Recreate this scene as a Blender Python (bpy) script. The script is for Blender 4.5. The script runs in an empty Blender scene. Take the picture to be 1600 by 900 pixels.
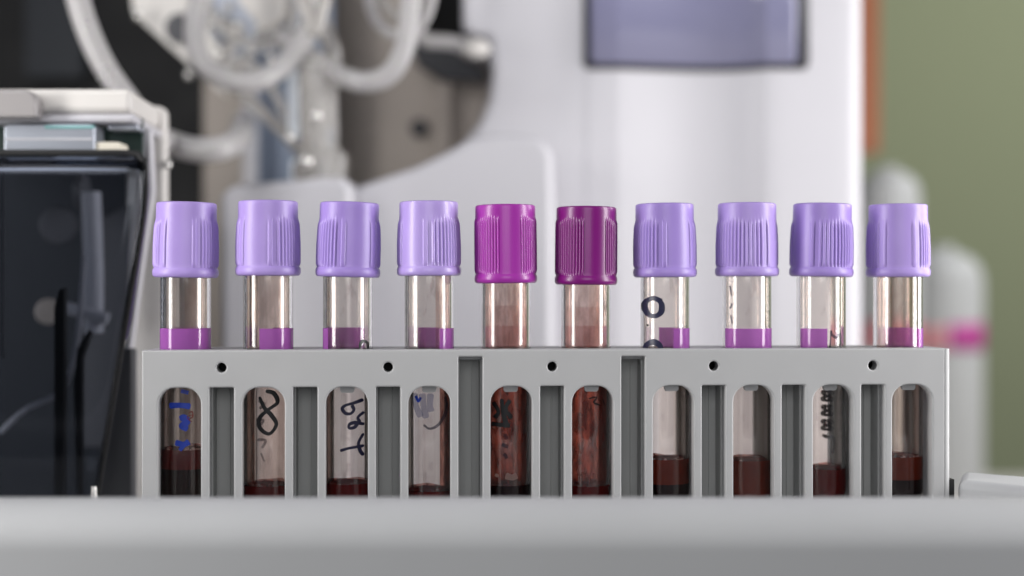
import bpy, bmesh, math, random
from mathutils import Vector, Matrix
random.seed(7)
R = math.radians
S = 0.001                      # everything below is written in millimetres
C = bpy.context.scene.collection
scn = bpy.context.scene

# ---------------------------------------------------------------- camera
EYE = 76.0                     # height of the lens above the tray floor
FPX = 2220.0
cam_d = bpy.data.cameras.new('camera')
cam = bpy.data.objects.new('camera', cam_d); C.objects.link(cam)
cam.location = (0, 0, EYE*S); cam.rotation_euler = (R(90), 0, 0)
cam_d.lens = 36*FPX/1600; cam_d.sensor_width = 36
cam_d.clip_start = 0.01; cam_d.clip_end = 20
cam_d.dof.use_dof = True; cam_d.dof.focus_distance = 0.374; cam_d.dof.aperture_fstop = 5.0
cam_d.dof.aperture_blades = 0
scn.camera = cam

# ---------------------------------------------------------------- world, lamps, exposure
w = bpy.data.worlds.new('World'); scn.world = w; w.use_nodes = True
w.node_tree.nodes['Background'].inputs[0].default_value = (0.80, 0.84, 0.92, 1)
w.node_tree.nodes['Background'].inputs[1].default_value = 0.09
def area(name, loc, target, sx, sy, power, col=(1, 1, 1)):
    d = bpy.data.lights.new(name, 'AREA'); d.shape = 'RECTANGLE'
    d.size = sx*S; d.size_y = sy*S; d.energy = power; d.color = col
    o = bpy.data.objects.new(name, d); C.objects.link(o)
    o.location = Vector(loc)*S
    o.rotation_euler = (Vector(target)-Vector(loc)).to_track_quat('-Z', 'Y').to_euler()
    return o
area('softbox_left', (-370, 215, 140), (0, 380, 70), 85, 330, 1.45, (1, .985, .96))
area('softbox_right', (400, 290, 140), (40, 385, 70), 95, 330, 1.75, (1, .99, .98))
area('softbox_front', (30, -260, 230), (20, 370, 40), 340, 300, .88)
area('background_light_right', (450, 540, 170), (40, 610, 110), 110, 420, 1.3, (1, .98, .98))
area('background_light_left', (-240, 300, 430), (100, 620, 120), 250, 250, .62, (.97, .97, 1))
area('wall_light', (900, 900, 700), (700, 1800, 0), 500, 500, 7.5)
scn.view_settings.view_transform = 'Standard'; scn.view_settings.look = 'None'
scn.view_settings.gamma = 1; scn.view_settings.exposure = 0
scn.cycles.max_bounces = 20; scn.cycles.transmission_bounces = 16; scn.cycles.transparent_max_bounces = 32
scn.cycles.glossy_bounces = 8; scn.cycles.diffuse_bounces = 5
scn.cycles.use_denoising = True
scn.cycles.sample_clamp_indirect = 6

# ---------------------------------------------------------------- helpers
def P(px, py, Y):
    "photo pixel -> millimetres at depth Y"
    return Vector(((px-800)/FPX*Y, Y, EYE-(py-450)/FPX*Y))

def mat(name, col, rough=.45, metal=0, spec=.5, bump=0, bscale=400, var=0, coat=0, sss=0, trans=0, emis=None, ior=1.5):
    m = bpy.data.materials.new(name); m.use_nodes = True
    nt = m.node_tree; b = nt.nodes['Principled BSDF']
    b.inputs['Base Color'].default_value = (*col, 1); b.inputs['Roughness'].default_value = rough
    b.inputs['Metallic'].default_value = metal; b.inputs['Specular IOR Level'].default_value = spec
    b.inputs['Coat Weight'].default_value = coat; b.inputs['IOR'].default_value = ior
    b.inputs['Transmission Weight'].default_value = trans
    if sss:
        b.inputs['Subsurface Weight'].default_value = sss
        b.inputs['Subsurface Radius'].default_value = (1.6*S, 1.2*S, 2.0*S); b.inputs['Subsurface Scale'].default_value = 1
    tc = nt.nodes.new('ShaderNodeTexCoord')
    if var:
        n = nt.nodes.new('ShaderNodeTexNoise'); n.inputs['Scale'].default_value = bscale*.12; n.inputs['Detail'].default_value = 5
        nt.links.new(tc.outputs['Object'], n.inputs['Vector'])
        mx = nt.nodes.new('ShaderNodeMix'); mx.data_type = 'RGBA'
        mx.inputs[6].default_value = (*[c*(1-var) for c in col], 1); mx.inputs[7].default_value = (*[min(1, c*(1+var)) for c in col], 1)
        nt.links.new(n.outputs['Fac'], mx.inputs[0]); nt.links.new(mx.outputs[2], b.inputs['Base Color'])
        mr = nt.nodes.new('ShaderNodeMapRange'); mr.inputs[3].default_value = rough*.85; mr.inputs[4].default_value = rough*1.2
        nt.links.new(n.outputs['Fac'], mr.inputs[0]); nt.links.new(mr.outputs[0], b.inputs['Roughness'])
    if bump:
        n2 = nt.nodes.new('ShaderNodeTexNoise'); n2.inputs['Scale'].default_value = bscale*8; n2.inputs['Detail'].default_value = 3
        nt.links.new(tc.outputs['Object'], n2.inputs['Vector'])
        bp = nt.nodes.new('ShaderNodeBump'); bp.inputs['Strength'].default_value = bump; bp.inputs['Distance'].default_value = .1*S
        nt.links.new(n2.outputs['Fac'], bp.inputs['Height']); nt.links.new(bp.outputs[0], b.inputs['Normal'])
    return m

def film(name, tint, solid, fac, spots=None, streak=1.0, scale=250, lo=.5, hi=.62, rough=.3):
    "thin layer: tinted transparency, part of it covered by a diffuse / translucent solid"
    m = bpy.data.materials.new(name); m.use_nodes = True
    nt = m.node_tree; nt.nodes.clear()
    out = nt.nodes.new('ShaderNodeOutputMaterial')
    tr = nt.nodes.new('ShaderNodeBsdfTransparent'); tr.inputs[0].default_value = (*tint, 1)
    df = nt.nodes.new('ShaderNodeBsdfDiffuse'); df.inputs[0].default_value = (*solid, 1)
    tl = nt.nodes.new('ShaderNodeBsdfTranslucent'); tl.inputs[0].default_value = (*solid, 1)
    a = nt.nodes.new('ShaderNodeMixShader'); a.inputs[0].default_value = .45
    nt.links.new(df.outputs[0], a.inputs[1]); nt.links.new(tl.outputs[0], a.inputs[2])
    mx = nt.nodes.new('ShaderNodeMixShader')
    nt.links.new(tr.outputs[0], mx.inputs[1]); nt.links.new(a.outputs[0], mx.inputs[2])
    if spots:
        tc = nt.nodes.new('ShaderNodeTexCoord'); mp = nt.nodes.new('ShaderNodeMapping')
        mp.inputs['Scale'].default_value = (1, 1, streak)
        nt.links.new(tc.outputs['Object'], mp.inputs[0])
        n = nt.nodes.new('ShaderNodeTexNoise'); n.inputs['Scale'].default_value = scale; n.inputs['Detail'].default_value = 7
        n.inputs['Roughness'].default_value = .62
        nt.links.new(mp.outputs[0], n.inputs['Vector'])
        mr = nt.nodes.new('ShaderNodeMapRange'); mr.inputs[1].default_value = lo; mr.inputs[2].default_value = hi
        mr.inputs[3].default_value = fac; mr.inputs[4].default_value = spots
        nt.links.new(n.outputs['Fac'], mr.inputs[0]); nt.links.new(mr.outputs[0], mx.inputs[0])
    else:
        mx.inputs[0].default_value = fac
    gl = nt.nodes.new('ShaderNodeBsdfGlossy'); gl.inputs['Roughness'].default_value = .05
    lw = nt.nodes.new('ShaderNodeLayerWeight'); pw = nt.nodes.new('ShaderNodeMath'); pw.operation = 'POWER'; pw.inputs[1].default_value = 5
    nt.links.new(lw.outputs['Facing'], pw.inputs[0])
    fr = nt.nodes.new('ShaderNodeMath'); fr.operation = 'MULTIPLY_ADD'; fr.inputs[1].default_value = .7; fr.inputs[2].default_value = .04
    nt.links.new(pw.outputs[0], fr.inputs[0])
    mg = nt.nodes.new('ShaderNodeMixShader'); nt.links.new(fr.outputs[0], mg.inputs[0])
    nt.links.new(mx.outputs[0], mg.inputs[1]); nt.links.new(gl.outputs[0], mg.inputs[2])
    nt.links.new(mg.outputs[0], out.inputs[0])
    return m

def link(o, parent=None, label=None, cat=None, group=None, kind=None):
    if o.name not in C.objects: C.objects.link(o)
    if parent: o.parent = parent
    if label: o['label'] = label
    if cat: o['category'] = cat
    if group: o['group'] = group
    if kind: o['kind'] = kind
    return o

def thing(name, label, cat, loc=(0, 0, 0), rz=0, group=None):
    o = bpy.data.objects.new(name, None); o.empty_display_size = .01
    o.location = Vector(loc)*S; o.rotation_euler = (0, 0, rz)
    return link(o, None, label, cat, group)

def finish(name, bm, m, parent=None, smooth=True, bevel=0, seg=3, clamp=True, **kw):
    bmesh.ops.recalc_face_normals(bm, faces=bm.faces)
    for v in bm.verts: v.co *= S
    me = bpy.data.meshes.new(name); bm.to_mesh(me); bm.free()
    me.materials.append(m)
    if smooth:
        for p in me.polygons: p.use_smooth = True
    o = bpy.data.objects.new(name, me); link(o, parent, **kw)
    if bevel:
        bv = o.modifiers.new('bevel', 'BEVEL'); bv.width = bevel*S; bv.segments = seg; bv.limit_method = 'ANGLE'
        bv.angle_limit = R(38); bv.harden_normals = True; bv.use_clamp_overlap = clamp
    elif smooth:
        me.set_sharp_from_angle(angle=R(42))
    return o

def add_box(bm, x0, x1, y0, y1, z0, z1):
    v = [bm.verts.new(c) for c in ((x0, y0, z0), (x1, y0, z0), (x1, y1, z0), (x0, y1, z0), (x0, y0, z1), (x1, y0, z1), (x1, y1, z1), (x0, y1, z1))]
    for f in ((0, 1, 2, 3), (4, 5, 6, 7), (0, 1, 5, 4), (1, 2, 6, 5), (2, 3, 7, 6), (3, 0, 4, 7)):
        bm.faces.new([v[i] for i in f])

def box(name, x0, x1, y0, y1, z0, z1, m, parent=None, bevel=0.4, **kw):
    bm = bmesh.new(); add_box(bm, x0, x1, y0, y1, z0, z1)
    return finish(name, bm, m, parent, bevel=bevel, **kw)

def add_plate(bm, loops, d0, d1, axis='y'):
    "polygon with holes, extruded from d0 to d1 along axis"
    def pt(a, b, d): return (a, d, b) if axis == 'y' else ((a, b, d) if axis == 'z' else (d, a, b))
    es = []
    for lp in loops:
        vs = [bm.verts.new(pt(a, b, d0)) for a, b in lp]
        es += [bm.edges.new((vs[i], vs[(i+1) % len(vs)])) for i in range(len(vs))]
    r = bmesh.ops.triangle_fill(bm, edges=es, use_beauty=True, use_dissolve=False)
    fs = [g for g in r['geom'] if isinstance(g, bmesh.types.BMFace)]
    r = bmesh.ops.extrude_face_region(bm, geom=fs)
    k = {'x': 0, 'y': 1, 'z': 2}[axis]
    for g in r['geom']:
        if isinstance(g, bmesh.types.BMVert): g.co[k] += d1-d0
    bmesh.ops.recalc_face_normals(bm, faces=bm.faces)
    ring = {e for e in bm.edges if len(e.link_faces) == 2 and e.calc_face_angle(1) < .002}
    bmesh.ops.dissolve_limit(bm, angle_limit=.002, verts=[], edges=list(ring))

def plate(name, loops, d0, d1, m, parent=None, axis='y', bevel=.3, **kw):
    bm = bmesh.new(); add_plate(bm, loops, d0, d1, axis)
    return finish(name, bm, m, parent, bevel=bevel, **kw)

def rplate(name, loops, d0, d1, b, m, parent=None, **kw):
    "plate in the x-z plane with holes; every front edge is rounded with radius b"
    def area2(lp): return sum(lp[i][0]*lp[(i+1) % len(lp)][1]-lp[(i+1) % len(lp)][0]*lp[i][1] for i in range(len(lp)))
    def inset(lp, d, outer):
        sg = (1 if area2(lp) > 0 else -1)*(1 if outer else -1); out = []; n = len(lp)
        for i in range(n):
            p, a, c = Vector(lp[i]), Vector(lp[i-1]), Vector(lp[(i+1) % n])
            e1, e2 = (p-a).normalized(), (c-p).normalized()
            n1, n2 = Vector((-e1.y, e1.x)), Vector((-e2.y, e2.x)); q = (n1+n2); q /= max(.3, q.dot(n1))
            out.append(tuple(p+q*d*sg))
        return out
    bm = bmesh.new(); es = []; be = []
    for li, lp in enumerate(loops):
        n = len(lp); rings = []
        for k in range(5):
            a = R(90*k/4); off = b*(1-math.sin(a)); dep = b*(1-math.cos(a))
            rings.append([bm.verts.new((x, d0+dep, z)) for x, z in inset(lp, off, li == 0)])
        rings.append([bm.verts.new((x, d1, z)) for x, z in lp])
        for r0, r1 in zip(rings, rings[1:]):
            for i in range(n): bm.faces.new((r0[i], r0[(i+1) % n], r1[(i+1) % n], r1[i]))
        es += [bm.edges.get((rings[0][i], rings[0][(i+1) % n])) for i in range(n)]
        be += [bm.edges.get((rings[-1][i], rings[-1][(i+1) % n])) for i in range(n)]
    bmesh.ops.triangle_fill(bm, edges=es, use_beauty=True); bmesh.ops.triangle_fill(bm, edges=be, use_beauty=True)
    o = finish(name, bm, m, parent, **kw)
    wn = o.modifiers.new('w', 'WEIGHTED_NORMAL'); wn.keep_sharp = True; wn.weight = 100; wn.mode = 'FACE_AREA'
    return o

def rrect(x0, x1, z0, z1, r, rb=0, n=6):
    "rectangle, top corners radius r, bottom corners rb"
    pts = []
    for cx, cz, rr, a0 in ((x1-r, z1-r, r, 0), (x0+r, z1-r, r, 90), (x0+rb, z0+rb, rb, 180), (x1-rb, z0+rb, rb, 270)):
        if rr == 0: pts.append((cx, cz)); continue
        for i in range(n+1):
            a = R(a0+90*i/n); pts.append((cx+rr*math.cos(a), cz+rr*math.sin(a)))
    return pts

def circ(cx, cz, r, n=28):
    return [(cx+r*math.cos(2*math.pi*i/n), cz+r*math.sin(2*math.pi*i/n)) for i in range(n)]

def add_lathe(bm, prof, n=64, close=True, cx=0, cy=0):
    "prof: (r, z) list; r==0 ends are poles"
    rings = []
    for r, z in prof:
        if r < 1e-6: rings.append([bm.verts.new((cx, cy, z))])
        else: rings.append([bm.verts.new((cx+r*math.cos(2*math.pi*i/n), cy+r*math.sin(2*math.pi*i/n), z)) for i in range(n)])
    for a, b in zip(rings, rings[1:]):
        for i in range(n):
            j = (i+1) % n
            if len(a) == 1 and len(b) == 1: continue
            if len(a) == 1: bm.faces.new((a[0], b[i], b[j]))
            elif len(b) == 1: bm.faces.new((a[i], a[j], b[0]))
            else: bm.faces.new((a[i], a[j], b[j], b[i]))

def catmull(pts, n=8):
    if len(pts) < 3: return [Vector(p) for p in pts]
    Q = [Vector(p) for p in pts]; Q = [2*Q[0]-Q[1]]+Q+[2*Q[-1]-Q[-2]]
    out = []
    for i in range(1, len(Q)-2):
        p0, p1, p2, p3 = Q[i-1:i+3]
        for k in range(n):
            t = k/n
            out.append(.5*((2*p1)+(p2-p0)*t+(2*p0-5*p1+4*p2-p3)*t*t+(3*p1-p0-3*p2+p3)*t**3))
    out.append(Q[-2]); return out

def add_tube(bm, pts, r, n=20, smooth=True, caps=True):
    path = catmull(pts, 10) if smooth else [Vector(p) for p in pts]
    rr = r if callable(r) else (lambda t: r)
    up = Vector((0, 1, 0)); rings = []
    for i, p in enumerate(path):
        d = (path[min(i+1, len(path)-1)]-path[max(i-1, 0)]).normalized()
        s = d.cross(up)
        if s.length < .05: s = d.cross(Vector((1, 0, 0)))
        s.normalize(); u = s.cross(d).normalized()
        q = rr(i/(len(path)-1))
        rings.append([bm.verts.new(p+q*(math.cos(2*math.pi*k/n)*s+math.sin(2*math.pi*k/n)*u)) for k in range(n)])
    for a, b in zip(rings, rings[1:]):
        for k in range(n): bm.faces.new((a[k], a[(k+1) % n], b[(k+1) % n], b[k]))
    if caps:
        bm.faces.new(rings[0]); bm.faces.new(rings[-1][::-1])

def add_ball(bm, c, r, sx=1, sy=1, sz=1, n=14):
    bmesh.ops.create_uvsphere(bm, u_segments=n*2, v_segments=n, radius=r, matrix=Matrix.Translation(Vector(c)) @ Matrix.Diagonal((sx, sy, sz, 1)))

# ---------------------------------------------------------------- materials
M = {}
M['rack'] = mat('rack_plastic', (.45, .45, .455), .40, bump=.14, bscale=500, var=.06)
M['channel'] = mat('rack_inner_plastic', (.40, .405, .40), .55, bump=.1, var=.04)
M['bore'] = mat('dark_bore', (.01, .01, .01), .6)
M['tray'] = mat('tray_plastic', (.47, .475, .485), .58, bump=.08, bscale=300, var=.04)
M['white'] = mat('white_enamel', (.58, .57, .605), .38, var=.03, bscale=120, bump=.03)
M['white2'] = mat('warm_white_plastic', (.70, .67, .64), .4, var=.03, bscale=200, bump=.03)
M['silver'] = mat('brushed_metal', (.50, .53, .60), .3, metal=.7, var=.1, bscale=300, bump=.12)
M['latch'] = mat('warm_grey_latch', (.33, .31, .31), .35, metal=.2, var=.08, bscale=300, bump=.1)
M['beige'] = mat('beige_metal_plate', (.40, .35, .31), .5, metal=.15, var=.1, bscale=90)
M['blue'] = mat('blue_grey_panel', (.25, .30, .40), .5, var=.05, bscale=100)
M['paleblue'] = mat('pale_blue_reflection', (.88, .93, .99), .35)  # brightness of a bluish reflection, put into the base colour
M['black'] = mat('black_cabinet', (.006, .006, .007), .7, var=.3)
M['navy'] = mat('dark_navy', (.005, .009, .017), .55)
M['darkgrey'] = mat('dark_grey_plastic', (.035, .036, .042), .5, var=.1)
M['grey'] = mat('mid_grey_plastic', (.11, .11, .12), .5, var=.08)
M['disp'] = mat('display_glass', (.22, .22, .34), .22, spec=.6, coat=.3)
M['dispframe'] = mat('display_frame', (.012, .012, .02), .3)
M['green'] = mat('green_wall_paint', (.325, .355, .22), .9, var=.05, bscale=12)
M['orange'] = mat('orange_wood', (.36, .12, .05), .6, var=.1)
M['bottle'] = mat('white_bottle_plastic', (.60, .61, .61), .5, var=.03)
M['magenta_label'] = mat('magenta_label', (.55, .06, .33), .5, var=.05)
M['pink_label'] = mat('pink_label', (.75, .33, .36), .5, var=.05)
M['hose'] = mat('milky_silicone', (.68, .66, .66), .28, spec=.6, sss=.2, trans=.45, var=.04)
M['hose2'] = mat('clear_silicone', (.76, .73, .70), .14, spec=.6, trans=.65, var=.03)
M['cream'] = mat('cream_plastic', (.78, .73, .62), .45)
M['pcb'] = mat('dark_green_board', (.012, .035, .028), .4, var=.2)
M['teal'] = mat('teal_edge', (.20, .42, .42), .3)
M['bolt'] = mat('bright_bolt', (.85, .83, .80), .18, metal=.8)
M['violet_edge'] = mat('violet_edge', (.06, .03, .14), .25)

def cap_mat(name, col, rough, coat=0, bump=.25):
    return mat(name, col, rough, sss=.12, bump=bump, bscale=700, var=.03, coat=coat)
M['lav'] = cap_mat('lavender_cap', (.42, .30, .69), .36)
M['lav_deep'] = cap_mat('deeper_lavender_cap', (.37, .255, .65), .34)
M['lav_light'] = cap_mat('paler_lavender_cap', (.47, .345, .75), .3, .1)
M['mag'] = cap_mat('magenta_cap', (.37, .03, .37), .30, .1, .12)
M['mag2'] = cap_mat('dark_magenta_cap', (.20, .004, .175), .30, .1, .12)
M['glass'] = mat('clear_tube_wall', (1, .995, .985), .015, trans=1, ior=1.56)
M['blood'] = mat('dark_blood', (.018, .0022, .0025), .7, spec=.02, var=.4, bscale=900)
M['blood_red'] = mat('red_blood', (.17, .007, .007), .7, spec=.02, var=.35, bscale=900)
M['plasma'] = mat('brown_red_plasma', (.25, .035, .017), .7, spec=.02, var=.25, bscale=900)
M['foam'] = mat('blood_foam', (.62, .36, .33), .15, spec=.8)
M['band'] = film('purple_band', (.9, .5, .9), (.52, .16, .60), .84)
M['band_dull'] = film('mauve_band', (.94, .85, .85), (.50, .33, .34), .10, .28, .5, 260, .45, .7)
M['band_pink'] = film('pink_band', (.94, .78, .79), (.58, .26, .32), .10, .32, .5, 200, .45, .65)
M['paper'] = film('label_film', (.965, .925, .90), (.72, .64, .60), .02)
M['back'] = film('label_backing', (.99, .975, .965), (.84, .78, .74), .07)
M['back_dense'] = film('dense_label_backing', (.95, .90, .88), (.85, .76, .71), .62)
M['rim_smear'] = film('rim_residue', (.85, .45, .40), (.22, .02, .015), .25, .9, .8, 500, .42, .60)
M['paper_white'] = film('pale_label_film', (.96, .93, .92), (.78, .74, .73), .05)
M['smear0'] = film('faint_smear', (.995, .97, .95), (.45, .06, .05), .01, .22, .35, 320, .60, .70)
M['smear1'] = film('light_blood_smear', (.99, .92, .88), (.45, .15, .11), .02, .22, .3, 300, .52, .66)
M['smear2'] = film('blood_smear', (.98, .89, .85), (.55, .15, .11), .04, .36, .28, 330, .47, .62)
M['smear3'] = film('heavy_blood_smear', (.84, .44, .36), (.25, .032, .022), .10, .85, .30, 520, .42, .60)
M['ink'] = mat('black_ink', (.006, .006, .008), .35)
M['ink_navy'] = mat('navy_ink', (.014, .014, .05), .35)
M['ink_blue'] = mat('blue_ink', (.02, .06, .50), .35)
M['ink_grey'] = film('faded_ink', (.6, .6, .66), (.06, .06, .09), .55)
M['ink_pale'] = film('washed_ink_patch', (.70, .72, .84), (.30, .32, .42), .25)
M['red_ink'] = mat('dried_blood', (.22, .02, .01), .5)
M['pale_spot'] = film('pale_spot', (.9, .8, .75), (.55, .40, .36), .65)

# ---------------------------------------------------------------- setting
bm = bmesh.new(); add_box(bm, -1600, 2400, 1800, 1830, -600, 1500)
finish('wall', bm, M['green'], kind='structure')
bm = bmesh.new(); add_box(bm, -900, 1300, 445, 1180, -100, -80)
finish('bench', bm, M['white2'], kind='structure', bevel=2)

# ---------------------------------------------------------------- the tray the rack stands in
tray = thing('tray', 'light grey plastic tray with rounded front lip under the tube rack', 'tray')
LZ = EYE-332/FPX*315
prof = [(303, -60), (303, LZ-9)]
for i in range(1, 11):
    a = R(180-90*i/10); prof.append((315+12*math.cos(a), LZ-9+9*math.sin(a)))
prof += [(320, LZ), (324, LZ-3), (325, LZ-6), (326, 0), (445, 0), (445, -60)]
bm = bmesh.new(); add_plate(bm, [prof], -260, 135, 'x'); finish('tray_floor', bm, M['tray'], tray, bevel=0)
# the far right corner rounds away
bm = bmesh.new()
n = 10
rows = []
for i in range(n+1):
    a = R(90*i/n); ex = 11*math.sin(a); sh = 9*(1-math.cos(a))
    rows.append([(135+ex, y+(sh if y < 318 else 0), z-(sh*.6 if z > 5 else 0)) for y, z in prof])
vr = [[bm.verts.new(c) for c in r] for r in rows]
for a, b in zip(vr, vr[1:]):
    for i in range(len(prof)): bm.faces.new((a[i], a[(i+1) % len(prof)], b[(i+1) % len(prof)], b[i]))
bm.faces.new(vr[-1])
finish('corner', bm, M['tray'], tray)
# raised block at the right end
a, b, c, d = P(1497, 750, 378), P(1502, 735, 397), P(1660, 774, 353), P(1660, 790, 336)
blk = [(a.x, a.y), (b.x, b.y), (c.x+20, 373), (c.x+20, 338)]
plate('end_block', [blk], 0, 25, M['tray'], tray, 'z', bevel=2.6, seg=5)

# ---------------------------------------------------------------- the rack
TH = R(3.8)
rack = thing('tube_rack', 'light grey plastic tube rack with ten arched windows', 'tube rack', (0, 370, 0), TH)
UW = [-85.5+21.34*i for i in range(10)]
US = [(UW[i]+UW[i+1])/2 for i in range(9)]
UL, UR, ZT = -95.0, 117.0, 60.0
PT = 4.5
loops = [[(UL, 0), (UR-1.6, 0), (UR-1.6, ZT), (UL, ZT)]]
for u in UW: loops.append(rrect(u-5.45, u+5.45, 9, 50.4, 4.3))
for i, u in enumerate(US): loops.append(rrect(u-3.15, u+3.15, 6, 58.1 if i in (3, 5) else 50.4, .35, .35, 3))
for i in (0, 2, 4, 6, 8): loops.append(circ(US[i], 55.5, 1.25))
rplate('front_plate', loops, 0, PT, .5, M['rack'], rack)
box('end_wall', UL+.05, UL+2, PT+.02, 23.5, 0, ZT-.15, M['rack'], rack, .3)
r = 1.5; cx = UR-r                                        # right end post with a rounded front corner
arc = [(cx+r*math.cos(R(q)), .1+r-r*math.sin(R(q))) for q in range(0, 91, 15)]
plate('end_wall', [[(UR, 23.5)]+arc+[(UR-1.59, .1), (UR-1.59, 23.5)]], 0, ZT-.15, M['rack'], rack, 'z', bevel=.25)
# top plate with the ten tube holes
def rack_u(px, v):
    t = (px-800)/FPX
    # X = u cos - v sin ; Y = 370 + u sin + v cos ; X = tY
    return (t*(370+v*math.cos(TH))+v*math.sin(TH))/(math.cos(TH)-t*math.sin(TH))
VT = 12.0
TPX = [290, 419, 543.5, 670.5, 790.5, 915.5, 1039, 1167, 1283, 1403]
UT = [rack_u(p, VT) for p in TPX]
loops = [[(UL+2.02, PT+.02), (UR-2.02, PT+.02), (UR-2.02, 23.4), (UL+2.02, 23.4)]]+[circ(u, VT, 6.85, 48) for u in UT]
plate('top_plate', loops, 57.2, ZT-.1, M['rack'], rack, 'z', bevel=.25)
loops = [[(UL+2.02, 0), (UR-2.02, 0), (UR-2.02, 57.1), (UL+2.02, 57.1)]]+[rrect(u-5.6, u+5.6, 9, 50.4, 3) for u in UW]
plate('rear_plate', loops, 21, 23.4, M['rack'], rack, bevel=.3)
for i, u in enumerate(US):                                  # the closed channels between the wells
    bm = bmesh.new(); zt = 57.0 if i not in (3, 5) else 57.1
    h = 3.6
    add_box(bm, u-h, u-h+.9, PT+.03, 20.9, 1, zt); add_box(bm, u+h-.9, u+h, PT+.03, 20.9, 1, zt)
    add_box(bm, u-h+.9, u+h-.9, 10.5, 12, 1, zt)
    add_box(bm, u+.6, u+1.0, 9.9, 10.5, 1, zt)
    finish('channel_wall', bm, M['channel'], rack, bevel=.12)
for u in UW[2:3]+UW[3:]:
    bm = bmesh.new(); add_plate(bm, [[(u-1.9, 52), (u+1.9, 52), (u+1.9, 49.3), (u+1.5, 48.7), (u-1.5, 48.7), (u-1.9, 49.3)]], 3.0, 4.3)
    finish('tab', bm, M['rack'], rack, bevel=.15)
for i in (0, 2, 4, 6, 8):
    bm = bmesh.new(); add_lathe(bm, [(1.6, -0.0), (1.6, 5), (1.22, 5), (1.22, 4.8), (0, 4.8)], 28)
    for v in bm.verts: v.co = Vector((v.co.x+US[i], PT+.05+v.co.z, v.co.y+55.5))
    finish('pin_hole', bm, M['bore'], rack)
box('shaded_gap', UR+.1, UR+1.3, 1, 20, 0, 25, M['bore'], rack, .1)  # near-black filler: shade of the gap beside the end block, put into colour
box('base', UL+2.1, UR-2.1, 4.6, 20.9, 0, 8, M['channel'], rack)

# ---------------------------------------------------------------- tubes
RO, RI = 6.6, 5.65
ZB = 15.0                                   # bottom of the tubes
def cap_bm(style, H):
    bm = bmesh.new(); n = 720
    r_top, r_body, r_rim = (7.85, 8.32, 8.62) if style == 'lav' else (8.1, 8.26, 8.46)
    rim_h = 2.3
    prof = [(0, 0, H-.5), (0, r_top*.55, H-.5), (0, r_top*.72, H-.45), (0, r_top-1.0, H-.1), (0, r_top-.5, H), (0, r_top-.12, H-.22), (0, r_top, H-.7)]
    zr1 = H-(4.3 if style == 'lav' else 3.4); zr0 = rim_h+.25
    for k in range(1, 5): prof.append((0, r_top+.03*k/4, H-.7-(H-.7-zr1)*k/4))
    m = 16
    for k in range(1, m+1):
        t = k/m; z = zr1+(zr0-zr1)*t
        env = min(1, t/(.16 if style == 'lav' else .05)); env = env*env*(3-2*env)
        base = r_top+.03+(r_body-r_top-.10)*min(1, t*1.8)**.8
        prof.append((env*(1 if t < .985 else 0), base, z))
    prof += [(0, r_rim-.25, rim_h), (0, r_rim-.05, rim_h-.35), (0, r_rim, rim_h*.5), (0, r_rim-.1, .5), (0, r_rim-.45, .1), (0, r_rim-.9, 0),
             (0, 6.75, 0), (0, 6.70, .4), (0, 6.70, H-6), (0, 0, H-6)]
    def rib(a):                            # a in degrees, panel centred on 0 and 180
        d = ((a+90) % 180)-90
        s = 90-abs(d)                      # distance from the ribbed sector's centre
        if style == 'lav':
            if s > 66: return -.02
            if s > 57:
                q = (s-61.5)/4.5; return .30*max(0, 1-q**4)
            if s > 50: return -.03
            q = (s % 7.15)/7.15-.5
            return .36*max(0, math.cos(q*math.pi))**1.2-.03
        if s > 68: return 0
        q = (s % 5.9)/5.9-.5
        return .24*max(0, math.cos(q*math.pi))**.9
    tab = [rib(360*i/n) for i in range(n)]
    rings = []
    for e, r, z in prof:
        if r == 0: rings.append([bm.verts.new((0, 0, z))]); continue
        ring = []
        for i in range(n):
            a = 2*math.pi*i/n; rr = r+e*tab[i]
            ring.append(bm.verts.new((rr*math.sin(a), -rr*math.cos(a), z)))
        rings.append(ring)
    for a, b in zip(rings, rings[1:]):
        for i in range(n):
            j = (i+1) % n
            if len(a) == 1: bm.faces.new((a[0], b[i], b[j]))
            elif len(b) == 1: bm.faces.new((a[i], a[j], b[0]))
            else: bm.faces.new((a[i], a[j], b[j], b[i]))
    return bm

def add_sheet(bm, r, a0, a1, z0, z1, nz=2):
    "part of a cylinder, angles in degrees from the front, positive to the right"
    n = max(4, int(abs(a1-a0)/4)); g = []
    for i in range(n+1):
        a = R(a0+(a1-a0)*i/n)
        g.append([bm.verts.new((r*math.sin(a), -r*math.cos(a), z0+(z1-z0)*k/nz)) for k in range(nz+1)])
    for a, b in zip(g, g[1:]):
        for k in range(nz): bm.faces.new((a[k], b[k], b[k+1], a[k+1]))

def add_stroke(bm, pts, width, r, back=False):
    "a pen stroke wrapped on the tube; pts are (x mm, z mm) as seen from the front"
    path = catmull([(x, z, 0) for x, z in pts], 8)
    def wrap(x, z):
        x = max(-.985*r, min(.985*r, x)); y = math.sqrt(r*r-x*x)
        return (x, y if back else -y, z)
    prev = None
    L = len(path)
    for i, p in enumerate(path):
        d = path[min(i+1, L-1)]-path[max(i-1, 0)]
        if d.length < 1e-6: continue
        d.normalize(); s = Vector((-d.y, d.x, 0))
        ww = width*.5*(1.0+.16*math.sin(i*.22+len(pts)))*(1 if 0 < i < L-1 else .55)
        cols = []
        for k in (-1, -.5, 0, .5, 1):
            q = p+s*ww*k; cols.append(bm.verts.new(wrap(q.x, q.y)))
        if prev:
            for k in range(4): bm.faces.new((prev[k], prev[k+1], cols[k+1], cols[k]))
        prev = cols

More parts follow.
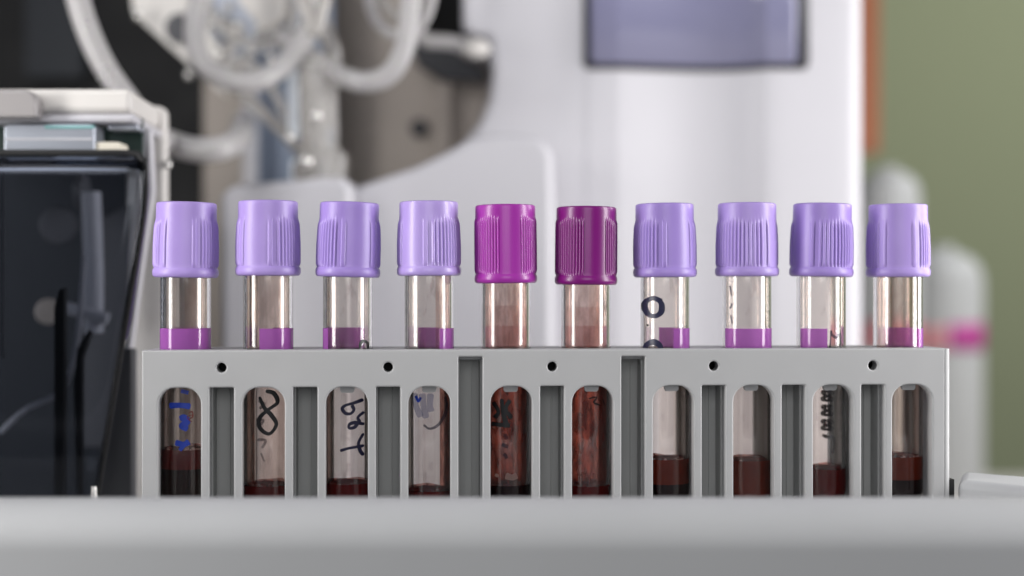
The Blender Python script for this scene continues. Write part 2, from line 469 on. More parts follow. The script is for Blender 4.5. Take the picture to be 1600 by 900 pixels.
capcache = {}
GL = 'blood collection tubes standing in the rack'
def make_tube(i, spec):
    t = thing('blood_tube', spec['label'], 'blood tube', (0, 0, 0), 0, GL)
    u = UT[i]
    X = u*math.cos(TH)-VT*math.sin(TH); Y = 370+u*math.sin(TH)+VT*math.cos(TH)
    t.location = Vector((X, Y, ZB))*S
    t.rotation_euler = (0, R(spec.get('tilt', 0)), 0)
    k = FPX/Y
    zz = lambda py: EYE-(py-450)/k-ZB
    xx = lambda px: (px-TPX[i])/k
    style = 'lav' if spec['cap'].startswith('lav') else 'mag'
    H = 19.8 if style == 'lav' else 20.9
    if style not in capcache: capcache[style] = None
    cb = cap_bm(style, H)
    if capcache[style] is None:
        c = finish('cap', cb, M[spec['cap']], t, bevel=0); capcache[style] = c.data
        c.data.shade_smooth() if hasattr(c.data, 'shade_smooth') else None
    else:
        cb.free()
        c = bpy.data.objects.new('cap', capcache[style]); link(c, t)
        if M[spec['cap']].name != capcache[style].materials[0].name:
            c.material_slots[0].link = 'OBJECT'; c.material_slots[0].material = M[spec['cap']]
    c.location = (0, 0, zz(spec['top'])*S-H*S); c.rotation_euler = (Matrix.Rotation(R(spec.get('ct', 0)), 3, 'Y') @ Matrix.Rotation(R(spec['rot']), 3, 'Z')).to_euler()
    # wall: one closed shell with a round bottom
    L = 75
    prof = [(0, 0)]+[(RO*math.sin(R(a)), RO-RO*math.cos(R(a))) for a in range(12, 91, 13)]+[(RO, RO)]
    prof += [(RO, 20), (RO, 40), (RO, 60), (RO, L-.3), (RO-.3, L), (RI+.3, L), (RI, L-.3), (RI, 60), (RI, 40), (RI, 20), (RI, RO)]
    prof += [(RI*math.sin(R(a)), RO-RI*math.cos(R(a))) for a in range(78, 11, -13)]+[(0, RO-RI)]
    bm = bmesh.new(); add_lathe(bm, prof, 96); finish('tube_wall', bm, M['glass'], t)
    # contents, slightly overlapping the wall so that it wets the plastic
    rb = RI+.04
    def liquid(name, z0, z1, m, bottom=False):
        bm = bmesh.new(); pr = []
        if bottom: pr = [(0, RO-rb)]+[(rb*math.sin(R(a)), RO-rb*math.cos(R(a))) for a in range(15, 91, 15)]
        else: pr = [(0, z0), (rb, z0)]
        pr += [(rb, z1+.35), (rb-.25, z1+.12), (rb-.8, z1), (0, z1-.05)]
        add_lathe(bm, pr, 64); return finish(name, bm, m, t)
    lv = zz(spec['level'])
    if 'split' in spec:
        zs = zz(spec['split']); liquid('blood', 0, zs-.35, M['blood'], True); liquid('top_layer', zs, lv, M[spec.get('top_mat', 'plasma')])
    else: liquid('blood', 0, lv, M[spec.get('liquid', 'blood_red')], True)
    if spec.get('foam'):
        bm = bmesh.new(); rnd = random.Random(i)
        for q in range(spec['foam']):
            a = R(rnd.uniform(-75, 75)); r = rnd.uniform(.3, .62)
            add_ball(bm, ((RI-r*.9)*math.sin(a), -(RI-r*.9)*math.cos(a), lv+.15+rnd.uniform(-.1, .5)), r, n=6)
        finish('foam', bm, M['foam'], t)
    # label: printed band and clear film, on the outside
    if spec.get('label_arc'):
        a0, a1 = spec['label_arc']
        bm = bmesh.new(); add_sheet(bm, RO+.05, a0, a1, 38, zz(spec.get('band_top', 512.5)), 2)
        finish('label_band', bm, M[spec.get('band', 'band')], t)
        bm = bmesh.new(); add_sheet(bm, RO+.05, a0, a1, 4, 37.95, 3)
        finish('label_film', bm, M[spec.get('paper', 'paper')], t)
    bm = bmesh.new(); n = 72; rr = random.Random(40+i); ph = [rr.uniform(0, 6.28) for _ in range(4)]
    lo = []; hi = []
    for q in range(n):                      # uneven residue just above the surface
        a = 2*math.pi*q/n; hgt = .45+.25*math.sin(2*a+ph[0])+.12*math.sin(5*a+ph[1])
        lo.append(bm.verts.new(((RI-.12)*math.sin(a), -(RI-.12)*math.cos(a), lv+.2))); hi.append(bm.verts.new(((RI-.12)*math.sin(a), -(RI-.12)*math.cos(a), lv+.35+max(.15, hgt))))
    for q in range(n): bm.faces.new((lo[q], lo[(q+1) % n], hi[(q+1) % n], hi[q]))
    finish('surface_residue', bm, M['rim_smear'], t)
    b0, b1 = spec.get('back_arc', (105, 255))
    if spec.get('band') != 'band_dull':
        bm = bmesh.new(); add_sheet(bm, RO+.03, b0, b1, max(5, lv+1), 68, 3); finish('label_backing', bm, M[spec.get('back', 'back')], t)
    if 'band2' in spec:
        bm = bmesh.new(); add_sheet(bm, RO+.07, *spec['label_arc'], 38, zz(510), 2); finish('label_band', bm, M['band_pink'], t)
    for q, (mm, a0, a1, lowp, topp) in enumerate(spec.get('smears', [])):
        bm = bmesh.new(); add_sheet(bm, RI-.03-.03*q, a0, a1, (zz(lowp) if lowp else lv+.4), (zz(topp) if topp else 68), 4)
        finish('blood_smear', bm, M[mm], t)
    for m, width, back, strokes in spec.get('ink', []):
        if m in ('ink', 'ink_navy', 'ink_blue') : width *= 1.3
        bm = bmesh.new()
        for q, s in enumerate(strokes):
            add_stroke(bm, [(xx(a), zz(b)) for a, b in s], width/k, RO+.09+.004*q, back)
        finish('handwriting' if m.startswith('ink') else 'mark', bm, M[m], t)
    return t

def loop8(cx, cy, w, h):
    return [(cx+w*math.sin(2*a), cy-h*math.cos(a)) for a in [math.pi*2*k/12 for k in range(13)]]
SP = [
 dict(label='lavender-capped tube at the left end, deep blood fill and blue ink', cap='lav', top=317, rot=-1, ct=.8, level=702, liquid='blood', foam=14,
      label_arc=(-180, 180), paper='paper', smears=[('smear1', 10, 110, 0, 0), ('smear2', -110, -50, 0, 600)], back='back_dense', split=730, top_mat='blood_red', low_mat='blood',
      ink=[('ink_blue', 7.5, False, [[(273, 631), (290, 630), (306, 632)], [(292, 608), (303, 611)]]),
           ('ink_blue', 7.5, False, [[(290, 651), (296, 649), (300, 656), (293, 662), (302, 667)], [(283, 687), (296, 690), (304, 686)], [(298, 690), (290, 699)]]),
           ('red_ink', 1.3, False, [[(303, 643), (308, 640), (309, 648), (304, 652), (308, 656)], [(306, 655), (301, 648), (310, 645)]])]),
 dict(label='lavender-capped tube with a thick black figure eight, second from the left', cap='lav', top=314.5, rot=-15, level=758, liquid='blood_red',
      label_arc=(-10, 178), paper='paper', smears=[('smear1', -180, 180, 0, 0), ('smear2', -110, -25, 0, 600), ('smear2', 55, 110, 0, 600)],
      ink=[('ink', 4.6, False, [[(412, 617), (420, 634), (430, 645), (437.5, 660), (427, 674), (412.5, 664), (413, 649), (427, 636), (439, 626), (434, 612), (422, 608)]]),
           ('ink_grey', 5, True, [[(396, 628), (406, 634), (398, 641)], [(392, 658), (404, 660), (398, 668)], [(394, 690), (408, 692), (402, 704)], [(400, 712), (406, 726)]])]),
 dict(label='lavender-capped tube with navy scrawled digits down its pale label', cap='lav_deep', top=317, rot=25, ct=1.5, level=755, liquid='blood_red',
      label_arc=(-225, -45), paper='paper_white', smears=[('smear0', -180, 180, 0, 0), ('smear2', -120, -45, 0, 600)],
      ink=[('ink_navy', 3.8, False, [[(571, 622), (556, 627), (545, 630), (539.5, 635), (544, 642), (552, 643), (557, 637), (554, 630)],
                                   [(572, 641), (563, 649), (566, 656)], [(572, 660), (560, 657), (551, 659), (550, 665), (558, 664), (563, 657)],
                                   [(536, 700), (550, 696), (572, 693)], [(571, 674), (564, 688), (566, 700), (571, 708)]]),
           ('ink', 3.2, False, [[(565.5, 543), (567, 535), (571, 532), (576, 535), (577, 545)]])]),
 dict(label='lavender-capped tube with a washed-out grey loop, beside the bright magenta cap', cap='lav_light', ct=-.3, top=315.5, rot=-32, level=766, liquid='blood_red',
      label_arc=(28, 215), paper='paper_white', smears=[('smear0', -180, 180, 0, 0), ('smear2', 20, 80, 545, 0), ('smear3', 32, 125, 0, 600)],
      ink=[('ink_grey', 4, False, [[(697, 617), (699, 638), (688, 659), (674, 666), (664, 660)]]),
           ('ink_pale', 11, False, [[(650, 612), (652, 630), (660, 648)], [(662, 612), (664, 630), (668, 650)], [(675, 612), (674, 630), (676, 640)]]),
           ('ink_blue', 3.5, False, [[(652, 616), (656, 624), (660, 618)]])]),
 dict(label='bright magenta capped tube, its wall stained red under a black smudge', cap='mag', ct=-.5, top=321, rot=9, level=757, liquid='blood',
      label_arc=(100, 262), band='band_dull', band_top=478, paper='paper', band2=1, smears=[('smear2', -180, 180, 0, 0), ('smear1', 5, 70, 545, 0), ('smear3', -180, 180, 0, 600)],
      ink=[('ink', 5.5, False, [[(771, 625), (779, 640), (773, 650)], [(784, 620), (786, 640), (790, 655), (792, 664)], [(768, 659), (780, 660), (797, 661)], [(797, 622), (790, 636), (800, 650)]]),
           ('ink_grey', 9, False, [[(789, 674), (792, 682)], [(784, 690), (794, 694)], [(788, 704), (792, 712)]]),
           ('pale_spot', 11, False, [[(790, 738), (800, 741), (808, 738)]]), ('pale_spot', 8, False, [[(774, 737), (779, 739)]])]),
 dict(label='dark magenta capped tube with heavy blood staining on its wall', cap='mag2', ct=.4, top=324, rot=14, level=758, liquid='blood_red',
      label_arc=(100, 262), band='band_dull', band_top=480, paper='paper', band2=1, smears=[('smear2', -180, 180, 0, 0), ('smear1', 5, 70, 545, 0), ('smear3', -180, 180, 0, 600)],
      ink=[('ink_grey', 6, True, [[(902, 650), (916, 652)], [(900, 672), (914, 676)], [(902, 700), (914, 706)], [(902, 726), (912, 730)]]),
           ('ink', 1.8, False, [[(918, 620), (930, 618), (926, 626), (936, 630)], [(940, 622), (944, 632)]])]),
 dict(label='lavender-capped tube with navy ringed marks above the rack, right of the dark magenta cap', cap='lav_deep', top=319, rot=22, ct=-.4, level=717, split=753, foam=9,
      label_arc=(14, 190), paper='paper', smears=[('smear0', -180, 180, 0, 0)],
      ink=[('ink_navy', 6.2, False, [[(1028, 470), (1018, 465.5), (1008, 470), (1005.5, 480), (1011, 491), (1021, 493), (1029, 487), (1030, 476), (1026, 468)],
                                   [(1030, 545), (1026, 537), (1017, 533), (1008, 538), (1006, 546)]]),
           ('ink', 3.6, False, [[(1008.5, 506), (1010.5, 508.5)], [(1026, 469), (1031, 467)]])]),
 dict(label='lavender-capped tube with its fine ribs facing front and plain reddish liquid', cap='lav', top=318, rot=63, level=719, liquid='plasma', foam=3,
      label_arc=(-70, 100), paper='paper', smears=[('smear0', -180, 180, 0, 0)],
      ink=[('ink_grey', 4, False, [[(1137, 447), (1139, 462)], [(1140, 474), (1137, 482)], [(1138, 492), (1140, 505)]])]),
 dict(label='lavender-capped tube with a column of dark letters down it, second from the right', cap='lav_deep', top=319, rot=-58, ct=1.0, level=732, liquid='blood_red',
      label_arc=(-68, 2), paper='paper', smears=[('smear0', -180, 180, 0, 0)],
      ink=[('ink_grey', 4, False, [[(1290, 515), (1292, 522), (1299, 526), (1306, 521), (1306, 545)], [(1290, 516), (1288, 545)]]),
           ('ink_navy', 4.2, True, [loop8(1301, 621, 8, 7), loop8(1301, 644, 8, 7), loop8(1301, 667, 8, 7), [(1293, 683), (1302, 686), (1310, 686), (1312, 700), (1309, 712)]])]),
 dict(label='lavender-capped tube at the right end, bubbles on brown-red liquid', cap='lav', top=320, rot=-12, level=713, split=746, foam=16,
      label_arc=(48, 200), paper='paper', smears=[('smear1', -180, 180, 0, 0)]),
]
for i, s in enumerate(SP): make_tube(i, s)

# ---------------------------------------------------------------- left: analyser module with a smoked cover
mod = thing('analyser_module', 'analyser module with white lid and dark smoked cover at the left edge', 'lab analyser', P(60, 900, 430))
ml = Vector(mod.location)/S
def loc(bm, o=ml):
    for v in bm.verts: v.co -= o
def mpart(name, bm, m, bevel=.5, **kw):
    loc(bm); return finish(name, bm, m, mod, bevel=bevel, **kw)
Y0 = 425
def zpy(py, Y): return EYE-(py-450)/FPX*Y
def xpx(px, Y): return (px-800)/FPX*Y
zt, zb = zpy(138, Y0), zpy(176, Y0)
plan = [(xpx(-200, Y0), Y0), (xpx(205, Y0), Y0), (xpx(243, 462), 462), (xpx(243, 462), 468), (xpx(-200, Y0), 480)]
bm = bmesh.new(); add_plate(bm, [plan], zb, zt, 'z'); mpart('lid', bm, M['white2'], 2.0, seg=4)
plan2 = [(xpx(-200, Y0), Y0+1), (xpx(208, Y0), Y0+1), (xpx(248, 466), 466), (xpx(248, 466), 472), (xpx(-200, Y0), 480)]
bm = bmesh.new(); add_plate(bm, [plan2], zpy(190, Y0), zb-.05, 'z'); mpart('lid_rim', bm, M['white'], 1.2)
bm = bmesh.new(); add_plate(bm, [rrect(xpx(-150, 421), xpx(62, 421), zpy(186, 421), zpy(142, 421), 4, 1)], 418, 424.9); mpart('latch', bm, M['latch'], 1.5)
bm = bmesh.new(); add_plate(bm, [rrect(xpx(196, 470), xpx(258, 470), zpy(900, 470), zpy(165, 470), 3)], 470, 476); mpart('side_panel', bm, M['white2'], 1.5)
# light side panel that leans in below the lid
sp = [(209, 200), (236, 200), (240, 300), (222, 420), (205, 545), (205, 800), (160, 800), (205, 480), (226, 330), (226, 260), (216, 236)]
sp = [(xpx(a, 440), zpy(b, 440)) for a, b in sp]
bm = bmesh.new(); add_plate(bm, [sp], 440, 444); mpart('corner_panel', bm, M['white'], 1)
# recess with metal bar, board and cream clip
bm = bmesh.new(); add_plate(bm, [[(xpx(a, 438), zpy(b, 438)) for a, b in ((-200, 185), (222, 185), (222, 245), (-200, 245))]], 438, 440); mpart('recess_back', bm, M['pcb'], 0)
bm = bmesh.new(); Yb = 424
add_plate(bm, [rrect(xpx(6, Yb), xpx(148, Yb), zpy(238, Yb), zpy(194, Yb), 1.5, .5)], Yb, Yb+10); mpart('metal_bar', bm, M['silver'], 1.2)
bm = bmesh.new(); add_box(bm, xpx(70, Yb), xpx(147, Yb), Yb-.4, Yb+2, zpy(201, Yb), zpy(196, Yb)); mpart('teal_strip', bm, M['teal'], .2)
bm = bmesh.new(); add_box(bm, xpx(8, Yb), xpx(145, Yb), Yb-.25, Yb+2, zpy(219, Yb), zpy(216, Yb)); mpart('bar_groove', bm, M['white'], .15)
bm = bmesh.new(); add_plate(bm, [rrect(xpx(147, 425), xpx(189, 425), zpy(238, 425), zpy(222, 425), 1, .3)], 425, 433); mpart('cream_clip', bm, M['cream'], .5)
bm = bmesh.new(); add_box(bm, xpx(168, 430), xpx(216, 430), 430, 437, zpy(203, 430), zpy(195, 430)); mpart('rim_strip', bm, M['silver'], .5)
bm = bmesh.new(); add_ball(bm, P(262, 257, 470), 1.4); mpart('screw', bm, M['bolt'], 0)
# smoked cover: rolls back at its top, right edge slants inwards
Yc = 412
def cover_x(py):
    if py < 262: return 216+12*math.sin(R(90*min(1, (py-240)/22)))
    if py < 330: return 228-3*(py-262)/68
    return 225-75*(py-330)/450
bm = bmesh.new(); g = []
pys = [238, 241, 246, 252, 259, 267, 276, 286, 300, 330, 380, 450, 520, 600, 700, 790]
for py in pys:
    t = max(0, 1-(py-238)/50); dy = 9*t*t*t
    xr = cover_x(py); row = []
    for q in range(25):
        f = q/24; px = -180+(xr+180)*f
        edge = max(0, (px-(xr-26))/26); dz = dy+1.5*edge*edge
        row.append(bm.verts.new(P(px, py, Yc+dz)))
    g.append(row)
for a, b in zip(g, g[1:]):
    for q in range(24): bm.faces.new((a[q], a[q+1], b[q+1], b[q]))
# smoked plastic
sm = bpy.data.materials.new('smoked_plastic'); sm.use_nodes = True; nt = sm.node_tree; nt.nodes.clear()
o_ = nt.nodes.new('ShaderNodeOutputMaterial'); tr = nt.nodes.new('ShaderNodeBsdfTransparent'); tr.inputs[0].default_value = (.52, .54, .58, 1)
gl = nt.nodes.new('ShaderNodeBsdfGlossy'); gl.inputs['Roughness'].default_value = .09; gl.inputs[0].default_value = (.5, .52, .57, 1)
fr = nt.nodes.new('ShaderNodeFresnel'); fr.inputs[0].default_value = 1.4
mx = nt.nodes.new('ShaderNodeMixShader'); nt.links.new(fr.outputs[0], mx.inputs[0]); nt.links.new(tr.outputs[0], mx.inputs[1]); nt.links.new(gl.outputs[0], mx.inputs[2])
nt.links.new(mx.outputs[0], o_.inputs[0])
c = mpart('smoked_cover', bm, sm, 0); md = c.modifiers.new('s', 'SOLIDIFY'); md.thickness = 1.2*S; md.offset = -1
# dark edge of the cover
pts = [P(-180, 239, Yc+6), P(120, 239, Yc+6), P(205, 240, Yc+7), P(221, 248, Yc+6), P(226, 268, Yc+5), P(224, 330, Yc+5), P(205, 450, Yc+5), P(175, 630, Yc+5), P(149, 790, Yc+5)]
bm = bmesh.new(); add_tube(bm, pts, 1.0, 12); mpart('cover_edge', bm, M['black'], 0)
pts = [P(229, 270, Yc+8), P(228, 330, Yc+8), P(210, 450, Yc+8), P(196, 530, Yc+8)]
bm = bmesh.new(); add_tube(bm, pts, .55, 10); mpart('edge_strip', bm, M['violet_edge'], 0)
# what one sees inside
bm = bmesh.new(); add_plate(bm, [[(xpx(a, 500), zpy(b, 500)) for a, b in ((-300, 250), (232, 250), (220, 480), (160, 900), (-300, 900))]], 500, 505); mpart('inner_panel', bm, M['navy'], 0)
bm = bmesh.new(); add_plate(bm, [[(xpx(a, 470), zpy(b, 470)) for a, b in ((150, 345), (212, 310), (205, 440), (165, 700), (120, 700), (128, 520), (150, 500))]], 470, 474); mpart('inner_plate', bm, M['grey'], 1)
bm = bmesh.new(); add_tube(bm, [P(142, 300, 455), P(146, 420, 455), P(146, 520, 455)], 3.2, 16); mpart('rod', bm, M['white'], 0)
bm = bmesh.new(); add_tube(bm, [P(120, 300, 462), P(136, 300, 462)], 6, 16); mpart('rod_clamp', bm, M['grey'], 1)
bm = bmesh.new(); add_tube(bm, [P(92, 352, 468), P(92, 352, 474)], 6.2, 28, smooth=False); mpart('knob', bm, M['grey'], 1)
bm = bmesh.new(); add_tube(bm, [P(76, 487, 468), P(76, 487, 474)], 4.4, 28, smooth=False); mpart('knob', bm, M['beige'], 1)
bm = bmesh.new(); add_tube(bm, [P(100, 480, 452), P(168, 498, 452)], 2.0, 12, smooth=False); mpart('cross_rod', bm, M['white'], 0)
bm = bmesh.new(); add_tube(bm, [P(0, 676, 440), P(40, 640, 440), P(90, 615, 440), P(112, 575, 440), P(122, 520, 440), P(132, 400, 440)], .9, 10); mpart('inner_cord', bm, M['white'], 0)
bm = bmesh.new(); add_plate(bm, [[(xpx(a, 425), zpy(b, 425)) for a, b in ((84, 790), (84, 480), (92, 452), (101, 450), (100, 790))]], 425, 428); mpart('inner_blade', bm, M['black'], .4)
bm = bmesh.new(); add_plate(bm, [[(xpx(a, 430), zpy(b, 430)) for a, b in ((120, 790), (114, 600), (120, 545), (138, 515), (142, 520), (128, 560), (126, 790))]], 430, 433); mpart('inner_blade', bm, M['black'], .4)
bm = bmesh.new(); add_box(bm, xpx(2, 418), xpx(5, 418), 418, 419, zpy(560, 418), zpy(248, 418)); mpart('cover_seam', bm, M['grey'], .2)
# dark strip next to the rack, dark foot below the leaning edge
bm = bmesh.new(); add_plate(bm, [[(xpx(a, 432), zpy(b, 432)) for a, b in ((190, 545), (206, 545), (206, 800), (150, 800))]], 432, 438); mpart('dark_foot', bm, M['darkgrey'], .5)
bm = bmesh.new(); add_tube(bm, [P(147, 790, 345), P(147, 760, 345)], lambda t: .95 if t < .8 else .6, 14, smooth=False)
for v in bm.verts: v.co -= P(147, 790, 345)
o = finish('locating_pin', bm, M['bolt'], None, label='small bright pin standing behind the tray lip below the smoked cover', cat='pin'); o.location = P(147, 790, 345)*S

# ---------------------------------------------------------------- the big white analyser behind
an = thing('blood_analyser', 'large white laboratory analyser with grey-violet display behind the rack', 'lab analyser', P(900, 1100, 620))
al = Vector(an.location)/S
def apart(name, bm, m, bevel=1, **kw):
    loc(bm, al); return finish(name, bm, m, an, bevel=bevel, **kw)
def poly(pts, Y): return [(xpx(a, Y), zpy(b, Y)) for a, b in pts]
# column front, left part
YC = 620
cp = [(722, -200), (722, 38), (728, 50), (742, 55), (760, 56), (766, 66), (769, 110), (764, 155), (750, 190), (722, 225), (690, 262), (690, 1000), (965, 1000), (965, -200)]
bm = bmesh.new(); add_plate(bm, [poly(cp, YC)], YC, YC+90); apart('column', bm, M['white'], 8, seg=6)
# facetted front panel with the hollow in its middle
def prof_y(px):
    if px < 965: return 0
    if px < 1195:
        t = (px-965)/230; return 15*(t-t**4) if 0 < t < 1 else 0
    if px < 1325: return 0
    t = min(1, (px-1325)/27); return 8*(1-math.sqrt(max(0, 1-t*t)))
pxs = [918, 940, 958, 964]+[965+i*5 for i in range(46)]+[1194.9, 1195.1]+[1220, 1260, 1300]+[1325+3*i for i in range(10)]
bm = bmesh.new()
def strip(bm, pxs, ztop, zbot, off=0.0, back=None):
    a = []; b = []
    for px in pxs:
        y = YC+prof_y(px)+off; x = xpx(px, YC)
        a.append(bm.verts.new((x, y, ztop(px) if callable(ztop) else ztop))); b.append(bm.verts.new((x, y, zbot(px) if callable(zbot) else zbot)))
    for i in range(len(a)-1): bm.faces.new((a[i], a[i+1], b[i+1], b[i]))
    if back:
        x = xpx(pxs[-1], YC); c1 = bm.verts.new((x, back, a[-1].co.z)); c2 = bm.verts.new((x, back, b[-1].co.z))
        bm.faces.new((a[-1], c1, c2, b[-1]))
strip(bm, pxs, zpy(-200, YC), zpy(1000, YC), -.3, YC+90)
bm.faces.ensure_lookup_table()
apart('front_panel', bm, M['white'], 0)
# display
def zbot(x0, x1, py, r):
    def f(px):
        d = 0
        if px < x0+r: d = r-math.sqrt(max(0, r*r-(x0+r-px)**2))
        if px > x1-r: d = r-math.sqrt(max(0, r*r-(px-x1+r)**2))
        return zpy(py-d, YC)
    return f
def span(a, b, r=16):
    s = set([a, b, 965, 1194.5, 1195.5]); k = a
    while k < b: s.add(k); k += 4
    return sorted(x for x in s if a <= x <= b)
bm = bmesh.new(); strip(bm, span(912, 1263), zpy(-180, YC), zbot(912, 1263, 109, 10), -1.2)
o = apart('display_frame', bm, M['dispframe'], 0); md = o.modifiers.new('s', 'SOLIDIFY'); md.thickness = 1.0*S
bm = bmesh.new(); strip(bm, span(921, 1243), zpy(-180, YC), zbot(921, 1243, 100, 7), -2.6)
o = apart('display', bm, M['disp'], 0); md = o.modifiers.new('s', 'SOLIDIFY'); md.thickness = .8*S
# lower housings
hp = [(548, 1000), (548, 298), (560, 290), (600, 277), (650, 260), (700, 236), (735, 214), (770, 208), (825, 209), (850, 218), (864, 240), (866, 300), (866, 1000)]
bm = bmesh.new(); add_plate(bm, [poly(hp, 560)], 560, 619); apart('lower_housing', bm, M['white'], 8, seg=6)
hp = [(343, 1000), (343, 310), (350, 294), (365, 288), (470, 280), (500, 276), (535, 276), (548, 286), (550, 300), (550, 1000)]
bm = bmesh.new(); add_plate(bm, [poly(hp, 545)], 545, 600); apart('side_housing', bm, M['white'], 7, seg=6)
# chassis seen through the opening
bm = bmesh.new(); add_plate(bm, [poly([(-700, -300), (345, -300), (345, 1000), (-700, 1000)], 800)], 800, 805); apart('cabinet_back', bm, M['black'], 0)
bm = bmesh.new(); add_plate(bm, [poly([(40, -200), (130, -200), (130, 120), (40, 120)], 790)], 790, 795); apart('cabinet_window', bm, M['navy'], 0)
bm = bmesh.new(); add_plate(bm, [poly([(316, -300), (395, -300), (395, 700), (316, 700)], 690)], 690, 720); apart('chassis_post', bm, M['beige'], 2)
bm = bmesh.new(); add_plate(bm, [poly([(380, -300), (520, -300), (520, 700), (380, 700)], 670)], 670, 675); apart('blue_panel', bm, M['blue'], 1)
bm = bmesh.new(); add_plate(bm, [poly([(378, 90), (402, 90), (402, 500), (378, 500)], 655)], 655, 660); apart('pale_rail', bm, M['white'], 2)
bm = bmesh.new(); add_plate(bm, [poly([(450, 110), (474, 110), (474, 212), (450, 212)], 580)], 580, 582); apart('reflection_strip', bm, M['paleblue'], .5)  # a reflection imitated by a pale coloured strip
bm = bmesh.new(); add_plate(bm, [poly([(455, 250), (476, 250), (476, 300), (455, 300)], 606)], 606, 609); apart('reflection_strip', bm, M['paleblue'], .5)
bm = bmesh.new(); add_plate(bm, [poly([(505, -300), (600, -300), (640, 60), (800, 90), (800, 500), (505, 500)], 700)], 700, 706); apart('chassis_plate', bm, M['beige'], 1)
bm = bmesh.new(); add_plate(bm, [poly([(680, 130), (705, 130), (705, 260), (680, 260)], 690)], 690, 699.9); apart('chassis_rib', bm, M['beige'], 1)
bm = bmesh.new(); add_plate(bm, [poly([(540, -300), (900, -300), (900, 110), (540, 110)], 760)], 760, 764); apart('cabinet_back', bm, M['black'], 0)
bm = bmesh.new(); add_tube(bm, [P(655, 200, 699), P(655, 200, 696)], 4.4, 24, smooth=False); apart('screw', bm, M['darkgrey'], .3)
bm = bmesh.new(); add_plate(bm, [poly([(640, 60), (700, 70), (760, 110), (760, 130), (690, 125), (650, 100)], 690)], 690, 694); apart('dark_bracket', bm, M['darkgrey'], 1)

# ---------------------------------------------------------------- sampling arm and hoses
arm = thing('sampling_arm', 'blurred metal sampling arm with bolts among the hoses at upper left', 'machine arm', P(330, 60, 600))
rl = Vector(arm.location)/S
def rpart(name, bm, m, bevel=.8): loc(bm, rl); return finish(name, bm, m, arm, bevel=bevel)
bm = bmesh.new(); add_plate(bm, [poly([(196, -60), (262, -60), (340, 70), (352, 150), (318, 122), (208, 22)], 600)], 600, 606); rpart('arm_plate', bm, M['white2'])
bm = bmesh.new(); add_tube(bm, [P(282, 45, 597), P(282, 45, 602)], 6.5, 28, smooth=False); rpart('knob', bm, M['grey'], .6)
for (a, b, r) in ((216, 24, 2.2), (295, 117, 2.0), (357, 12, 2.2), (352, 30, 1.6), (372, 44, 3), (392, 82, 2), (405, 45, 1.8), (330, 38, 1.8), (424, 92, 2.2), (300, 12, 1.8), (343, 84, 2.2)):
    bm = bmesh.new(); add_ball(bm, P(a, b, 592), r, n=10); rpart('bolt', bm, M['bolt'], 0)
bm = bmesh.new(); add_plate(bm, [poly([(362, -60), (440, -60), (446, 15), (440, 30), (412, 50), (370, 0)], 580)], 580, 592); rpart('connector_block', bm, M['white2'], 2)
bm = bmesh.new(); add_plate(bm, [poly([(330, -60), (390, -60), (445, 60), (400, 80), (340, 95), (320, 60)], 640)], 640, 646); rpart('bracket', bm, M['silver'])
bm = bmesh.new(); add_plate(bm, [poly([(335, 70), (370, 62), (352, 100), (330, 104)], 610)], 610, 616); rpart('lug', bm, M['white2'])
bm = bmesh.new(); add_tube(bm, [P(358, 46, 606), P(358, 46, 612)], 4.5, 20, smooth=False); rpart('dark_port', bm, M['darkgrey'], .4)

def hose(name, pts, Y, r, m, label, cat='hose', group='clear hoses around the sampling arm', rr=None):
    pp = [P(a, b, Y+(c[0] if c else 0)) for a, b, *c in pts]
    o0 = pp[0].copy(); bm = bmesh.new(); add_tube(bm, pp, rr or r, 20)
    for v in bm.verts: v.co -= o0
    o = finish(name, bm, m, None, label=label, cat=cat, group=group); o.location = o0*S
    return o
hose('hose', [(112, -60), (122, 0), (142, 60), (168, 112), (205, 165), (240, 220)], 500, 4.2, M['hose'], 'thick milky hose dropping behind the white lid at the upper left')
hose('hose', [(345, -70, 10), (310, 10, 4), (304, 60), (318, 100), (355, 124), (400, 128), (440, 105, 6), (470, 70, 12), (492, 20, 16), (500, -60, 20)], 545, 4.0, M['hose'], 'large round loop of milky hose left of centre')
hose('hose', [(440, 60, 22), (480, 85, 14), (520, 112, 6), (565, 128), (605, 118), (628, 85), (638, 40), (645, -60)], 550, 4.0, M['hose'], 'wide U shaped milky hose hanging above the third cap')
hose('thin_hose', [(575, -50), (578, 5), (592, 38), (618, 54), (648, 48), (668, 20), (684, -50)], 560, 2.2, M['hose'], 'thin hose in a small loop under the top edge')
hose('thin_hose', [(372, 140), (410, 175), (450, 215), (482, 254)], 565, 2.4, M['hose2'], 'straight thin hose running down to a pale fitting')
hose('thin_hose', [(462, -50), (478, 10), (492, 50), (505, 10), (520, -50)], 540, 2.6, M['hose2'], 'narrow V of clear hose at the top edge')
hose('thin_hose', [(400, 60), (440, 55), (478, 75), (492, 110), (500, 160)], 575, 2.6, M['hose2'], 'clear hose bending down into the dosing syringe')
hose('hose', [(225, 208, -40), (262, 222), (300, 233), (345, 232), (372, 216, 20), (380, 190, 60)], 520, 4.6, M['hose'], 'hose leaving the white module towards the beige post')
hose('hose', [(640, 40), (665, 62), (700, 66), (738, 74)], 600, 3.2, M['hose'], 'short hose ending in a pale round fitting above the magenta cap')
hose('thin_hose', [(586, -50), (600, 5), (628, 30), (655, 22), (672, -50)], 590, 2.0, M['hose2'], 'small inner loop of thin hose behind the thin looped one')
hose('thin_hose', [(310, -50), (330, 20), (372, 60), (420, 72), (455, 45), (462, -50)], 585, 2.3, M['hose2'], 'clear hose curving under the white connector block')
hose('hose', [(478, -60), (500, 30), (520, 85), (512, 140), (508, 200)], 575, 3.4, M['hose2'], 'wide clear hose falling from the top edge to the dosing syringe')
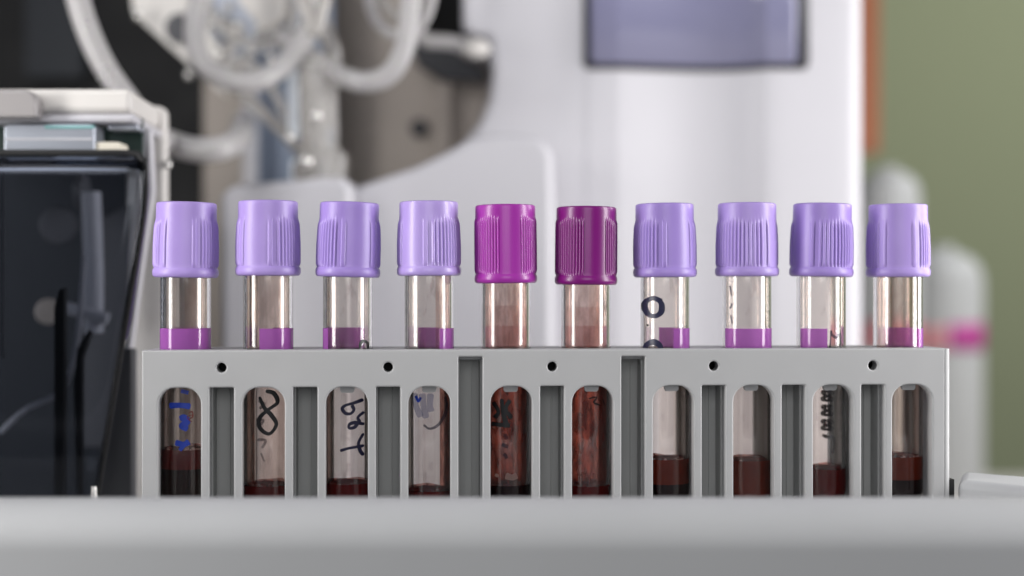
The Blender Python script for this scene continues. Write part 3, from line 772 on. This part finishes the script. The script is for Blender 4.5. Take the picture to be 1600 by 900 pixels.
hose('thin_hose', [(350, 125), (372, 95), (400, 108), (432, 150), (455, 205)], 590, 2.0, M['hose2'], 'thin clear hose passing below the big round loop')
f = thing('hose_fitting', 'pale round fitting at the end of the short hose', 'fitting', P(745, 76, 596))
bm = bmesh.new(); add_ball(bm, (0, 0, 0), 5.2, 1.1, .8, .8); finish('body', bm, M['white2'], f)
syr = thing('dosing_syringe', 'upright clear dosing syringe with bright fittings left of centre', 'syringe', P(490, 285, 560))
sl = Vector(syr.location)/S
bm = bmesh.new(); add_tube(bm, [P(496, 95, 560), P(500, 280, 560)], 7.5, 28, smooth=False); loc(bm, sl); finish('barrel', bm, mat('clear_barrel', (.86, .84, .82), .12, trans=.75, ior=1.2), syr)
bm = bmesh.new(); add_tube(bm, [P(496, 150, 560), P(500, 250, 560)], 2.6, 16, smooth=False); loc(bm, sl); finish('plunger', bm, M['hose2'], syr)
for a, b, r in ((494, 181, 2.4), (479, 252, 2.6), (452, 215, 1.8)):
    bm = bmesh.new(); add_ball(bm, P(a, b, 550), r, n=10); loc(bm, sl); finish('fitting', bm, M['bolt'], syr)
bm = bmesh.new(); add_plate(bm, [poly([(455, 262), (470, 235), (520, 225), (540, 240), (535, 285), (460, 290)], 556)], 556, 570); loc(bm, sl); finish('foot', bm, M['hose2'], syr, bevel=2)

# ---------------------------------------------------------------- right background
o = box('upright_board', 0, xpx(1375, 900)-xpx(1340, 900), 0, 12, zpy(238, 900), 420, M['orange'], None, 1,
        label='orange-brown upright board beside the white analyser', cat='board')
o.location = Vector((xpx(1340, 900), 900, 0))*S
def bottle(px0, px1, pyt, Y, parts, label, neck=None):
    r = (px1-px0)/2/FPX*Y; cx = xpx((px0+px1)/2, Y); zb = -80
    t = thing('plastic_bottle', label, 'bottle', (cx, Y, zb), 0, 'white bottles on the bench behind')
    zt = zpy(pyt, Y)-zb
    pr = [(0, 0), (r*.9, 0), (r, 4), (r, zt-r*.9)]
    for k in range(1, 9):
        a = R(90*k/8); pr.append((r*.35+r*.65*math.cos(a), zt-r*.9+r*.75*math.sin(a)))
    pr += [(r*.33, zt-r*.1), (r*.33, zt), (0, zt)]
    bm = bmesh.new(); add_lathe(bm, pr, 48); finish('body', bm, M['bottle'], t)
    for nm, a0, a1, y0, y1, m in parts:
        bm = bmesh.new(); add_sheet(bm, r+.6, a0, a1, zpy(y1, Y)-zb, zpy(y0, Y)-zb, 1)
        o = finish(nm, bm, m, t); md = o.modifiers.new('s', 'SOLIDIFY'); md.thickness = .4*S
    return t
bottle(1338, 1436, 262, 1000, [('label', -70, 60, 500, 545, M['pink_label'])], 'blurred white bottle nearer the analyser, with a pink band')
bottle(1405, 1534, 385, 1110, [('label', -5, 62, 504, 545, M['magenta_label']), ('side_label', -80, -8, 508, 548, M['pink_label'])], 'blurred white bottle with a magenta band against the green wall')
